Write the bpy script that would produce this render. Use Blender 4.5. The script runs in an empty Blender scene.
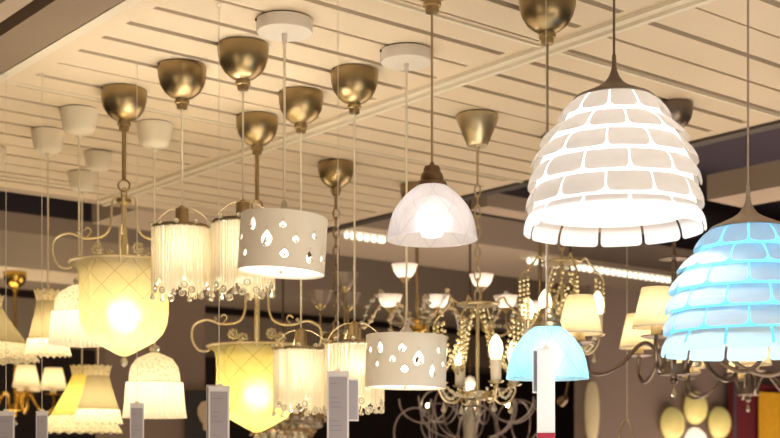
import bpy, bmesh, math, random
from mathutils import Vector, Matrix
random.seed(7)
C = bpy.context.scene.collection
PI = math.pi
F, HY, CX = 1270.0, 460.0, 390.0      # focal length in pixels, horizon row, centre column
EYE, CEIL, HIGH = 1.6, 2.7, 3.5
def depth(ytop): return (CEIL-EYE)*F/(HY-ytop-2.5)
def px2x(px, D): return (px-CX)/F*D
def zy(y, D): return EYE+(HY-y)/F*D
D1 = Vector((.775, .632, 0)); D2 = Vector((-.632, .775, 0))
def uv(u, v, z=0): return D1*u + D2*v + Vector((0, 0, z))

# ------------------------------------------------------------------ materials
MATS = {}
def newmat(name):
    m = bpy.data.materials.new(name); m.use_nodes = True
    nt = m.node_tree; nt.nodes.clear()
    out = nt.nodes.new('ShaderNodeOutputMaterial')
    return m, nt, out
def pbr(name, col, rough=.5, metal=0., emit=0., ecol=None, trans=0., noise=0., ior=1.45, alpha=1., nscale=30, stretch=None):
    if name in MATS: return MATS[name]
    m, nt, out = newmat(name)
    b = nt.nodes.new('ShaderNodeBsdfPrincipled')
    c = (*col, 1)
    b.inputs['Base Color'].default_value = c
    b.inputs['Roughness'].default_value = rough
    b.inputs['Metallic'].default_value = metal
    b.inputs['IOR'].default_value = ior
    b.inputs['Transmission Weight'].default_value = trans
    b.inputs['Alpha'].default_value = alpha
    if emit:
        b.inputs['Emission Color'].default_value = (*(ecol or col), 1)
        b.inputs['Emission Strength'].default_value = emit
    if noise:
        tc = nt.nodes.new('ShaderNodeTexCoord'); n = nt.nodes.new('ShaderNodeTexNoise')
        n.inputs['Scale'].default_value = nscale
        src = tc.outputs['Object']
        if stretch:
            mp = nt.nodes.new('ShaderNodeMapping'); mp.inputs['Scale'].default_value = stretch
            nt.links.new(src, mp.inputs[0]); src = mp.outputs[0]
        r = nt.nodes.new('ShaderNodeMapRange'); r.inputs[3].default_value = 1-noise; r.inputs[4].default_value = 1+noise*.6
        mx = nt.nodes.new('ShaderNodeMix'); mx.data_type = 'RGBA'; mx.blend_type = 'MULTIPLY'; mx.inputs[0].default_value = 1
        mx.inputs[6].default_value = c
        nt.links.new(src, n.inputs['Vector']); nt.links.new(n.outputs[0], r.inputs[0])
        nt.links.new(r.outputs[0], mx.inputs[7]); nt.links.new(mx.outputs[2], b.inputs['Base Color'])
    nt.links.new(b.outputs[0], out.inputs[0])
    MATS[name] = m; return m
def M_(nt, op, a, b=None, c=None):
    n = nt.nodes.new('ShaderNodeMath'); n.operation = op
    for i, v in enumerate((a, b, c)):
        if v is None: continue
        if isinstance(v, (int, float)): n.inputs[i].default_value = v
        else: nt.links.new(v, n.inputs[i])
    return n.outputs[0]
def shade_mat(name, col, tcol=None, mix=.6, gloss=.0, lattice=None, lace=None, streak=None, linecol=(.5,.4,.3), weave=0, clear=0, fwd=0, rough=.95):
    """thin lamp-shade material: diffuse + translucent, optional etched lattice / lace holes / streaks"""
    if name in MATS: return MATS[name]
    m, nt, out = newmat(name)
    d = nt.nodes.new('ShaderNodeBsdfDiffuse'); t = nt.nodes.new('ShaderNodeBsdfTranslucent')
    d.inputs[0].default_value = (*col, 1); t.inputs[0].default_value = (*(tcol or col), 1)
    mx = nt.nodes.new('ShaderNodeMixShader'); mx.inputs[0].default_value = mix
    nt.links.new(d.outputs[0], mx.inputs[1]); nt.links.new(t.outputs[0], mx.inputs[2])
    last = mx.outputs[0]
    tc = nt.nodes.new('ShaderNodeTexCoord')
    fac = None
    if lattice or streak:
        sp = nt.nodes.new('ShaderNodeSeparateXYZ'); nt.links.new(tc.outputs['Object'], sp.inputs[0])
        th = M_(nt, 'ARCTAN2', sp.outputs[1], sp.outputs[0])
    if lattice:
        n, k, w = lattice
        base = M_(nt, 'MULTIPLY', th, n/(2*PI)); zz = M_(nt, 'MULTIPLY', sp.outputs[2], k)
        a = M_(nt, 'LESS_THAN', M_(nt, 'FRACT', M_(nt, 'ADD', base, zz)), w)
        b = M_(nt, 'LESS_THAN', M_(nt, 'FRACT', M_(nt, 'SUBTRACT', base, zz)), w)
        fac = M_(nt, 'MULTIPLY', M_(nt, 'MAXIMUM', a, b), .75)
    if streak:
        wv = nt.nodes.new('ShaderNodeTexNoise'); wv.noise_dimensions = '2D'
        cb = nt.nodes.new('ShaderNodeCombineXYZ'); nt.links.new(M_(nt, 'MULTIPLY', th, streak), cb.inputs[0])
        nt.links.new(M_(nt, 'MULTIPLY', sp.outputs[2], 9), cb.inputs[1])
        nt.links.new(cb.outputs[0], wv.inputs['Vector']); wv.inputs['Scale'].default_value = 1
        fac = M_(nt, 'MULTIPLY', M_(nt, 'GREATER_THAN', wv.outputs[0], .56), .55)
    if lace:
        vo = nt.nodes.new('ShaderNodeTexVoronoi'); vo.inputs['Scale'].default_value = lace
        nt.links.new(tc.outputs['Object'], vo.inputs['Vector'])
        fac = M_(nt, 'MULTIPLY', M_(nt, 'LESS_THAN', vo.outputs[0], .33), .6)
    if fac is not None:
        if fwd: rf = nt.nodes.new('ShaderNodeBsdfRefraction')
        for node, cc in [(d, col), (t, tcol or col)]+([(rf, tcol or col)] if fwd else []):
            mm = nt.nodes.new('ShaderNodeMix'); mm.data_type = 'RGBA'
            mm.inputs[6].default_value = (*cc, 1)
            mm.inputs[7].default_value = (*[x*y for x, y in zip(cc, linecol)], 1)
            nt.links.new(fac, mm.inputs[0]); nt.links.new(mm.outputs[2], node.inputs[0])
    if fwd:
        if fac is None: rf = nt.nodes.new('ShaderNodeBsdfRefraction')
        rf.inputs['Roughness'].default_value = rough; rf.inputs['IOR'].default_value = 1.3
        rf.inputs[0].default_value = (*(tcol or col), 1)
        m3 = nt.nodes.new('ShaderNodeMixShader'); m3.inputs[0].default_value = fwd
        nt.links.new(last, m3.inputs[1]); nt.links.new(rf.outputs[0], m3.inputs[2]); last = m3.outputs[0]
    if clear:
        tr = nt.nodes.new('ShaderNodeBsdfTransparent'); m4 = nt.nodes.new('ShaderNodeMixShader'); m4.inputs[0].default_value = clear
        nt.links.new(last, m4.inputs[1]); nt.links.new(tr.outputs[0], m4.inputs[2]); last = m4.outputs[0]
    if gloss:
        g = nt.nodes.new('ShaderNodeBsdfGlossy'); g.inputs['Roughness'].default_value = .15
        m2 = nt.nodes.new('ShaderNodeMixShader'); m2.inputs[0].default_value = gloss
        nt.links.new(last, m2.inputs[1]); nt.links.new(g.outputs[0], m2.inputs[2]); last = m2.outputs[0]
    nt.links.new(last, out.inputs[0])
    MATS[name] = m; return m
def glow(name, col, s):
    if name in MATS: return MATS[name]
    m, nt, out = newmat(name)
    e = nt.nodes.new('ShaderNodeEmission'); e.inputs[0].default_value = (*col, 1); e.inputs[1].default_value = s
    nt.links.new(e.outputs[0], out.inputs[0]); MATS[name] = m; return m
def glass_mat(name, col, clear=.35):
    """cut crystal: bright, partly see-through, glossy"""
    if name in MATS: return MATS[name]
    m, nt, out = newmat(name)
    g = nt.nodes.new('ShaderNodeBsdfGlass'); g.inputs[0].default_value = (*col, 1); g.inputs['Roughness'].default_value = .05
    t = nt.nodes.new('ShaderNodeBsdfTranslucent'); t.inputs[0].default_value = (*col, 1)
    gl = nt.nodes.new('ShaderNodeBsdfGlossy'); gl.inputs[0].default_value = (*col, 1); gl.inputs['Roughness'].default_value = .12
    a = nt.nodes.new('ShaderNodeMixShader'); a.inputs[0].default_value = 1-clear
    b = nt.nodes.new('ShaderNodeMixShader'); b.inputs[0].default_value = .35
    nt.links.new(t.outputs[0], b.inputs[1]); nt.links.new(gl.outputs[0], b.inputs[2])
    nt.links.new(g.outputs[0], a.inputs[1]); nt.links.new(b.outputs[0], a.inputs[2])
    nt.links.new(a.outputs[0], out.inputs[0]); MATS[name] = m; return m

brass = pbr('antique brass', (.40,.30,.16), .33, 1., noise=.18, nscale=14)
brass_l = pbr('satin pale brass', (.62,.52,.34), .34, 1.)
gold = pbr('polished gold brass', (.75,.47,.10), .22, 1.)
cream_metal = pbr('cream painted metal', (.72,.60,.36), .35, .3)
bronze = pbr('dark bronze', (.17,.11,.06), .34, .8)
taupe = pbr('matte taupe plastic', (.17,.125,.095), .55)
taupe_l = pbr('matte light taupe plastic', (.36,.29,.24), .55)
iron = pbr('brushed brown steel', (.22,.17,.14), .35, .85)
wplastic = pbr('warm white plastic', (.80,.72,.58), .45)
wmetal = pbr('white lacquered metal', (.74,.67,.58), .4)
cord_w = pbr('cream cord', (.82,.74,.56), .5)
cord_d = pbr('brown cord', (.13,.09,.06), .6)
cord_b = pbr('bronze fabric cord', (.34,.25,.14), .5)
wire_m = pbr('thin nylon wire', (.75,.68,.56), .3)
dark = pbr('black screw and shadow gap', (.02,.015,.015), .5)  # for screws, and for the painted shadow gap above the ceiling caps
crystal = glass_mat('cut crystal', (1,.96,.86), .35)
clearc = glass_mat('clear crystal', (1,.98,.93), .75)
pearl = glass_mat('pearl glass bead', (1,.90,.62), .12)
bulb_w = glow('warm bulb glow', (1,.86,.60), 22)
bulb_y = glow('candle bulb glow', (1,.84,.48), 3.2)
bulb_c = glow('white bulb glow', (1,.97,.93), 16)
bulb_b = glow('cool bulb glow', (.75,.95,1), 16)
frost = shade_mat('frosted white glass etched', (.86,.84,.84), (.95,.92,.95), .55, .06, lattice=(8, 10, .02), linecol=(.62,.58,.62), fwd=.2)
frost_b = shade_mat('frosted glass under cool light', (.52,.76,.86), (.42,.82,1.), .6, .06, lattice=(8, 10, .02), linecol=(.2,.7,.95), fwd=.2)  # the cool light's tint is put into the glass colours
yglass = shade_mat('cream opal glass etched', (.74,.67,.47), (.97,.86,.50), .55, .06, lattice=(10, 13, .026), linecol=(.5,.38,.15), fwd=.3)
yglass2 = shade_mat('yellow opal glass etched', (.80,.72,.34), (.98,.87,.32), .6, .06, lattice=(10, 13, .026), linecol=(.4,.3,.08), fwd=.3)
fringe_m = shade_mat('beaded glass fringe', (.94,.86,.66), (1,.97,.88), .6, .03, clear=.22, streak=30, linecol=(.92,.84,.66))
liner_m = shade_mat('white voile liner', (.95,.90,.8), (1,.97,.90), .6, clear=.25)
linen = shade_mat('cream linen shade', (.88,.79,.60), (1,.86,.58), .5)
skirt_m = shade_mat('beige linen skirt', (.44,.38,.24), (.7,.58,.32), .22)
skirt_y = shade_mat('yellow linen skirt', (.86,.72,.22), (1,.86,.24), .42)
pleat_m = shade_mat('white pleated cotton', (.95,.88,.76), (1,.92,.78), .6)
lace_m = shade_mat('cream crochet lace', (.92,.84,.66), (1,.92,.66), .7, lace=95, linecol=(.6,.5,.28))
lace_w = shade_mat('white crochet lace', (.78,.72,.58), (.95,.86,.68), .4, lace=90, linecol=(.6,.5,.34))
drum_m = shade_mat('white lacquered drum', (.90,.84,.73), (1,.92,.8), .11, .03)
diffuser = shade_mat('opal diffuser', (.95,.95,.93), (1,.98,.94), .7)
petal_w = shade_mat('white petal plastic', (.88,.85,.85), (.97,.95,.94), .58)
shell_w = shade_mat('white inner shell', (.95,.95,.93), (1,1,.98), .7)
petal_b = shade_mat('white petal plastic under blue light', (.92,.92,.92), (.60,.88,.98), .42)  # white plastic; blue light put into the translucent colour
shell_b = shade_mat('inner shell tinted with blue glow', (.30,.78,1), (.27,.78,1), .75)  # same shell as the white lamp, blue glow put into its colour
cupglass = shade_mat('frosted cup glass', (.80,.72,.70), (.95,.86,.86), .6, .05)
cupdim = shade_mat('unlit cup glass', (.30,.24,.20), (.30,.24,.20), .3, .05)  # cup glass with the lack of light put into a darker colour
paper = pbr('white paper', (.72,.69,.70), .7)
paper_g = pbr('grey printed paper', (.37,.34,.37), .7, noise=.05)
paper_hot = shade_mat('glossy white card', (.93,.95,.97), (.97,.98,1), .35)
ink = pbr('grey ink', (.24,.21,.24), .8)
card_d = pbr('shaded curled card', (.20,.19,.20), .5)  # shade of the curled side put into a dark card colour
red_m = pbr('crimson card', (.38,.02,.05), .6)

# ------------------------------------------------------------------ mesh tools
def fixn(me):
    b = bmesh.new(); b.from_mesh(me); bmesh.ops.remove_doubles(b, verts=b.verts, dist=1e-6); bmesh.ops.recalc_face_normals(b, faces=b.faces); b.to_mesh(me); b.free(); return me
class MB:
    def __init__(s): s.v, s.f = [], []
    def add(s, vs, fs):
        b = len(s.v); s.v += [tuple(v) for v in vs]; s.f += [tuple(b+i for i in f) for f in fs]; return s
    def lathe(s, prof, n=32, c=(0,0,0), fn=None, closed=False):
        vs = []
        for i, (r, z) in enumerate(prof):
            for k in range(n):
                t = 2*PI*k/n; rr, zz = r, z
                if fn: dr, dz = fn(t, i); rr += dr; zz += dz
                rr = max(rr, 1e-5)
                vs.append((c[0]+rr*math.cos(t), c[1]+rr*math.sin(t), c[2]+zz))
        m = len(prof); fs = []
        for i in range(m if closed else m-1):
            j = (i+1) % m
            for k in range(n):
                q = (k+1) % n
                fs.append((i*n+k, i*n+q, j*n+q, j*n+k))
        return s.add(vs, fs)
    def tube(s, pts, r, n=8, smooth=4, taper=None):
        pts = [Vector(p) for p in pts]
        if smooth and len(pts) > 2:
            q = [pts[0]*2-pts[1]]+pts+[pts[-1]*2-pts[-2]]; res = []
            for i in range(1, len(q)-2):
                for j in range(smooth):
                    t = j/smooth; a, b, c, d = q[i-1:i+3]
                    res.append(.5*((2*b)+(c-a)*t+(2*a-5*b+4*c-d)*t*t+(3*b-3*c+d-a)*t**3))
            res.append(pts[-1]); pts = res
        N = None; vs = []; L = len(pts)
        for i, p in enumerate(pts):
            d = (pts[min(i+1, L-1)]-pts[max(i-1, 0)]).normalized()
            if N is None:
                N = d.cross(Vector((0,0,1)))
                if N.length < .01: N = d.cross(Vector((1,0,0)))
            N = (N-d*N.dot(d))
            if N.length < 1e-6: N = d.orthogonal()
            N.normalize(); B = d.cross(N)
            rr = r if not taper else r*(1+(taper-1)*i/(L-1))
            for k in range(n):
                a = 2*PI*k/n; vs.append(p+N*rr*math.cos(a)+B*rr*math.sin(a))
        fs = [(i*n+k, i*n+(k+1) % n, (i+1)*n+(k+1) % n, (i+1)*n+k) for i in range(L-1) for k in range(n)]
        fs += [tuple(range(n-1, -1, -1)), tuple(range((L-1)*n, L*n))]
        return s.add(vs, fs)
    def ball(s, c, r, n=8, m=6, sz=1.):
        return s.lathe([(r*math.sin(PI*i/m), r*sz*math.cos(PI*i/m)) for i in range(m, -1, -1)], n, c)
    def torus(s, c, R, r, axis='z', n=20, m=6, sy=1.):
        pts = []
        for k in range(n+1):
            a = 2*PI*k/n; x, y = R*math.cos(a), R*sy*math.sin(a)
            pts.append(Vector(c)+(Vector((x,y,0)) if axis == 'z' else Vector((x,0,y)) if axis == 'y' else Vector((0,x,y))))
        return s.tube(pts, r, m, 0)
    def box(s, c, d, M=None):
        vs = []
        for i in (-1,1):
            for j in (-1,1):
                for k in (-1,1):
                    p = Vector((i*d[0]/2, j*d[1]/2, k*d[2]/2))
                    if M: p = M @ p
                    vs.append(Vector(c)+p)
        return s.add(vs, [(0,1,3,2),(4,6,7,5),(0,4,5,1),(2,3,7,6),(0,2,6,4),(1,5,7,3)])
    def chain(s, z0, z1, L=.03, w=.010, r=.0018, x=0, y=0):
        n = max(1, int(round((z0-z1)/(L*.8)))); st = (z0-z1)/n
        for i in range(n):
            s.torus((x, y, z0-st*(i+.5)), w, r, 'y' if i % 2 == 0 else 'x', 14, 5, sy=L/2/w*1.02)
        return s
    def mesh(s, name, smooth=True):
        me = bpy.data.meshes.new(name); me.from_pydata(s.v, [], s.f)
        if smooth:
            me.polygons.foreach_set('use_smooth', [True]*len(me.polygons))
            try: me.set_sharp_from_angle(angle=math.radians(38))
            except Exception: pass
        me.update(); return me
def obj(name, mb, mat, parent=None, loc=(0,0,0), rot=(0,0,0), label=None, smooth=True, kind=None):
    me = mb.mesh(name, smooth) if isinstance(mb, MB) else mb
    if not len(me.materials): me.materials.append(mat)
    o = bpy.data.objects.new(name, me); C.objects.link(o)
    o.parent = parent; o.location = loc; o.rotation_euler = rot
    if label: o['label'] = label
    if kind: o['kind'] = kind
    return o
def thing(name, loc, label, cat, group=None, rz=0):
    o = bpy.data.objects.new(name, None); C.objects.link(o); o.empty_display_size = .05
    o.location = loc; o.rotation_euler = (0,0,rz); o['label'] = label; o['category'] = cat
    if group: o['group'] = group
    return o
def tag(o, label, cat, group=None):
    o['label'] = label; o['category'] = cat
    if group: o['group'] = group
    return o
def lamp(parent, loc, w, col=(1,.8,.5), r=.03):
    l = bpy.data.lights.new('bulb_light', 'POINT'); l.energy = w; l.color = col; l.shadow_soft_size = r
    o = bpy.data.objects.new('bulb_light', l); C.objects.link(o); o.parent = parent; o.location = loc
    return o
CACHE = {}
def cached(key, fn):
    if key not in CACHE: CACHE[key] = fn()
    return CACHE[key]
def drop_mesh(r=.007, h=.022):
    return MB().lathe([(0,0),(r*.25,-h*.15),(r*.6,-h*.45),(r,-h*.75),(r*.8,-h*.92),(r*.35,-h),(0,-h*1.01)], 8).mesh('crystal_drop', False)

# ------------------------------------------------------------------ shared lamp parts
BOWL = [(.063,-.003),(.067,-.003),(.0675,-.012),(.066,-.034),(.060,-.056),(.048,-.075),(.032,-.088),(.018,-.094),
        (.017,-.097),(.020,-.099),(.020,-.107),(.0155,-.109),(.0145,-.121),(.006,-.122),(0,-.122)]
def cap_bowl(t, mat=brass, s=1.):
    c = obj('ceiling_cap', MB().lathe([(r*s, z*s) for r, z in BOWL], 40), mat, t)
    g = MB(); g.lathe([(.058*s,0),(.058*s,-.004)], 32); obj('shadow_gap_ring', g, dark, c)  # black ring painting the shadow line between cap and ceiling
    sc = MB(); sc.ball((0,0,0), .0035); obj('screw', sc, dark, c, loc=(-.056*s, -.036*s, -.006))
    return .122*s
def cap_disc(t):
    c = obj('ceiling_cap', MB().lathe([(.066,-.003),(.0705,-.004),(.0705,-.030),(.068,-.034),(.004,-.036),(.004,-.036),(.0062,-.036),(.0062,-.054),(.004,-.062),(0,-.062)], 48), wmetal, t)
    obj('shadow_gap_ring', MB().lathe([(.062,0),(.062,-.004)], 32), dark, c)  # dark ring in place of the shadow above the disc
    obj('screw', MB().ball((0,0,0), .004), dark, c, loc=(-.068,-.02,-.008))
    return .06
def cap_cup(t, s=1.):
    c = obj('ceiling_cap', MB().lathe([(r*s, z*s) for r, z in [(.055,-.003),(.060,-.003),(.060,-.007),(.050,-.058),(.046,-.068),(.036,-.076),(.012,-.08),(.009,-.082),(.008,-.09),(0,-.09)]], 36), wplastic, t)
    obj('shadow_gap_ring', MB().lathe([(.056*s,0),(.056*s,-.004)], 32), dark, c)  # dark ring in place of the shadow above the cup
    return .09*s
def cap_cone(t):
    c = obj('ceiling_cap', MB().lathe([(.062,-.003),(.0665,-.004),(.0665,-.018),(.033,-.098),(.030,-.101),(.008,-.102),(.006,-.108),(0,-.108)], 40), brass_l, t)
    obj('shadow_gap_ring', MB().lathe([(.060,0),(.060,-.004)], 32), dark, c)  # dark ring in place of the shadow above the cone
    return .105
def cord(t, z0, z1, r=.0028, mat=cord_w, name='cord', wob=0):
    n = 6; pts = [(wob*math.sin(3*i/n), 0, z0+(z1-z0)*i/n) for i in range(n+1)]
    return obj(name, MB().tube(pts, r, 8, 2), mat, t)
def at(px, D, top=CEIL): return (px2x(px, D), D, top)
def bulb_obj(t, loc, mat, r=.028, h=.07, name='bulb'):
    return obj(name, MB().lathe([(.012,h*.55),(.013,h*.35),(r*.8,h*.1),(r,-h*.12),(r*.85,-h*.35),(r*.5,-h*.46),(0,-h*.5)], 16), mat, t, loc)

# ================================================================== SETTING
ceil_m = pbr('cream ceiling plank', (.74,.61,.45), .5, noise=.05, nscale=3)
rail_m = pbr('pale ceiling rail', (.80,.72,.58), .35)
voidc = pbr('dark void paint', (.075,.058,.08), .8, noise=.15, nscale=1.5)
tan_m = pbr('tan soffit paint', (.46,.36,.28), .7, noise=.08, nscale=1)
brownw = pbr('brown wall paint', (.24,.175,.145), .8, noise=.12, nscale=1.2)
darkw = pbr('dark plum wall paint', (.10,.07,.07), .8, noise=.2, nscale=1)
floor_m = pbr('grey brown shop floor', (.42,.34,.26), .5, noise=.1, nscale=2)
def struct(name, mb, mat):
    o = obj(name, mb, mat, smooth=False); o['kind'] = 'structure'; return o
def slab(u0,u1,v0,v1,z0,z1, mb=None):
    mb = mb or MB()
    vs = [uv(u,v,z) for z in (z0,z1) for (u,v) in ((u0,v0),(u1,v0),(u1,v1),(u0,v1))]
    return mb.add(vs, [(3,2,1,0),(4,5,6,7),(0,1,5,4),(1,2,6,5),(2,3,7,6),(3,0,4,7)])
U0, U1, U2, V0, V1 = 1.453, 2.467, 3.573, .3, 4.95
mb = MB()
def panel_field(ua, ub, off):
    e = .055
    slab(ua, ua+e, V0, V1, CEIL, CEIL+.02, mb); slab(ub-e, ub, V0, V1, CEIL, CEIL+.02, mb)
    P = .1385; v = V0 + off; prev = V0; k = 0
    while v < V1:
        wdt = [.023,.025,.009,.021,.024,.013,.023][(k*5+int(off*100)) % 7]
        slab(ua+e, ub-e, prev, v-wdt/2, CEIL, CEIL+.02, mb); prev = v+wdt/2; v += P; k += 1
    slab(ua+e, ub-e, prev, V1, CEIL, CEIL+.02, mb)
panel_field(U0, U1, .098); panel_field(U1, U2, .10)
struct('ceiling', mb, ceil_m)
struct('ceiling_backing', slab(U0, U2, V0, V1, CEIL+.05, CEIL+.08), voidc)
r1 = slab(U1-.032, U1+.032, V0, V1, CEIL-.012, CEIL-.0005)
slab(U1-.008, U1+.008, V0, V1, CEIL-.022, CEIL-.012, r1)
struct('trim_1', r1, rail_m)
r2 = MB()
for v in (1.16, 2.36, 3.555, 4.76): slab(U0, U2, v-.006, v+.006, CEIL-.006, CEIL-.0005, r2)
struct('trim_2', r2, rail_m)
r3 = slab(U2, U2+.05, V0, V1, CEIL-.01, CEIL+.12); struct('trim_3', r3, pbr('dark edge', (.07,.055,.05), .6))
r4 = slab(U0-.03, U0+.0, V0, V1, CEIL-.006, CEIL+.02); struct('trim_4', r4, rail_m)
# bulkhead along the left edge of the plank ceiling
b = slab(U0-.158, U0-.032, V0, V1+1, CEIL-.004, CEIL+.2)
struct('beam_left', b, pbr('bulkhead paint', (.26,.19,.135), .6, noise=.06, nscale=1))
struct('beam_outer', slab(U0-.25, U0-.198, V0, V1+1, CEIL-.004, CEIL+.2), tan_m)
b = slab(U0-1.2, U0-.30, V0, V1+1, CEIL+.05, CEIL+.2); struct('beam_far_left', b, tan_m)
# high dark ceiling, back wall, floor
struct('ceiling_high', slab(-6, 14, -1, 13, HIGH, HIGH+.1), voidc)
struct('floor', slab(-6, 14, -6, 13, -.1, 0), floor_m)
struct('wall_back', slab(-6, 14, 11.4, 11.6, 0, HIGH), darkw)
struct('wall_right', slab(13, 13.2, -1, 11.5, 0, HIGH), darkw)
# soffits and beams beyond the plank ceiling
bm_ = [ (4.15,5.3,4.36,4.5,EYE+1.20,EYE+1.27),
        (4.60,4.85,-.6,3.44,EYE+1.14,EYE+1.25),
        (3.80,3.90,-.6,5.0,EYE+1.32,EYE+1.36) ]
for i,(a,b_,c,d,e,f) in enumerate(bm_): struct('beam_right', slab(a,b_,c,d,e,f), tan_m)
struct('beam_cross', slab(2.9, 9.5, 5.15, 5.95, EYE+1.2, EYE+1.36), tan_m)
struct('beam_cross', slab(-1.5, 3.4, 6.1, 6.5, EYE+.962, EYE+1.14), pbr('light soffit paint', (.72,.60,.45), .6))
struct('beam_cross', slab(-1.5, 2.9, 5.15, 5.3, EYE+1.16, EYE+1.26), tan_m)
struct('beam_cross', slab(2.0, 9.5, 7.4, 8.2, EYE+1.15, EYE+1.5), tan_m)
struct('beam_cross', slab(2.0, 12, 9.0, 9.6, EYE+.9, EYE+1.2), tan_m)
# partitions
struct('wall_partition', slab(5.47, 9.5, 4.90, 5.02, 0, EYE+1.0), brownw)
struct('wall_divider', slab(2.66, 3.185, 5.32, 5.42, 0, EYE+.93), brownw)

# fluorescent battens
def batten(ua, ub, v, z, label):
    t = thing('ceiling_batten_light', tuple(uv((ua+ub)/2, v, z)), label, 'light', 'fluorescent battens under the far beams', rz=math.atan2(D1.y, D1.x))
    L = ub-ua
    obj('housing', MB().box((0,0,-.01),(L,.10,.02)), rail_m, t, smooth=False)
    tb = MB().tube([(-L/2+.03,0,-.036),(L/2-.03,0,-.036)], .015, 10, 0)
    n = int(L/.055)
    obj('tube', tb, glow('batten glow', (1,.92,.74), 2.6), t)
    lo = MB()
    for i in range(n): lo.box((-L/2+.04+i*(L-.08)/n, 0, -.036), (.010,.036,.036))
    obj('louvre_fins', lo, rail_m, t, smooth=False)
batten(3.95, 4.26, 5.24, EYE+1.2, 'short fluorescent batten seen between the white drum shade and the white glass dome')
batten(5.29, 6.7, 5.24, EYE+1.2, 'long ribbed fluorescent batten running behind the crystal chandelier and fabric shades')
t = thing('ceiling_batten_light', tuple(uv(4.72, 1.6, EYE+1.14)), 'short fluorescent batten under the tan beam beside the blue petal lamp cord', 'light', 'fluorescent battens under the far beams', rz=math.atan2(D2.y, D2.x))
obj('housing', MB().box((0,0,-.01),(2.2,.10,.02)), rail_m, t, smooth=False)
obj('tube', MB().tube([(-1.05,0,-.036),(1.05,0,-.036)], .015, 10, 0), MATS['batten glow'], t)

# ================================================================== PETAL PENDANTS
def petal_lamp(px, D, yneck, label, blue=False):
    k = 2.7/F
    t = thing('petal_pendant_lamp', at(px, D), label, 'pendant lamp', 'petal pendant lamps')
    zn = zy(yneck, D)-CEIL
    tm = taupe_l if blue else taupe
    cap_disc(t)
    cord(t, -.05, zn, .0026, tm if blue else cord_d)
    cone = [(2,0),(2.2,10),(3.2,16),(5.6,22),(10,28),(17,32.5),(30,38.5),(38,42),(41,44.5),(39.5,45),(20,41)]
    obj('top_cone', MB().lathe([(r*k, zn-y*k) for r, y in cone], 48), tm, t)
    side = [(40,43),(57,66),(74,88),(83,110),(86,132),(88,154),(90,177)]
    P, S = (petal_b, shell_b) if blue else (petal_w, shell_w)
    prof = [(36,44),(48,63),(49.5,67),(63.5,85),(65,89),(73,107),(74,111),(77.5,129),(78,133),(80,151),(80,155),(80.5,158)]
    obj('inner_shell', MB().lathe([(r*k, zn-y*k) for r, y in prof], 48), S, t)  # shell added behind the petals so their gaps show bright
    N = 12
    for i in range(6):
        ra, ya = side[i]; rb, yb = side[i+1]
        r0 = [38,51,66.5,75.5,79.5,81.5][i]*k; z0 = zn-(ya+[1,1.2,1.2,1.2,1.2,1.1][i])*k; r1 = rb*k; z1 = zn-yb*k
        m = MB(); off = (PI/N if i % 2 == 0 else 0) - PI/2 + PI/N
        gap = .0032 if i < 5 else .006; cr = .016 if i < 5 else .010; H = math.hypot(r1-r0, z1-z0)
        ts = [0,.25,.5,.7] + [1-cr/H*(1-math.sin(a)) for a in [0,.25,.5,.75,1.0,1.25,1.5708]]
        ts = sorted(set(ts))
        for j in range(N):
            th = off+2*PI*j/N; vs = []; nx = 8
            for tt in ts:
                bul = math.sin(tt*PI)*.004
                r = r0+(r1-r0)*(tt**.8)+bul; z = z0+(z1-z0)*tt
                W = r*PI/N-gap/2
                d = tt*H-(H-cr)
                if d > 0: W -= cr-math.sqrt(max(cr*cr-d*d, 0))
                for q in range(nx+1):
                    a = th+(W/r)*(2*q/nx-1)
                    vs.append((r*math.cos(a), r*math.sin(a), z))
            fs = [(a*(nx+1)+q, a*(nx+1)+q+1, (a+1)*(nx+1)+q+1, (a+1)*(nx+1)+q) for a in range(len(ts)-1) for q in range(nx)]
            m.add(vs, fs)
        obj('petal_row', m, P, t)
    zb = zn-104*k
    bulb_obj(t, (0,0,zb), bulb_b if blue else bulb_c, .032, .085)
    obj('bulb_socket', MB().lathe([(.0,.0),(.018,0),(.02,-.05),(.016,-.06),(0,-.06)], 20), wplastic, t, (0,0,zb+.098))
    lamp(t, (0,0,zb-.01), 14 if not blue else 10, (.95,.97,1) if not blue else (.18,.66,1), .04)
    return t
petal_lamp(614, 2.70, 55, 'large white layered petal pendant lamp glowing white under a taupe cone')
petal_lamp(748, 2.85, 187, 'large petal pendant lamp glowing pale blue at the frame edge', True)

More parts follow.
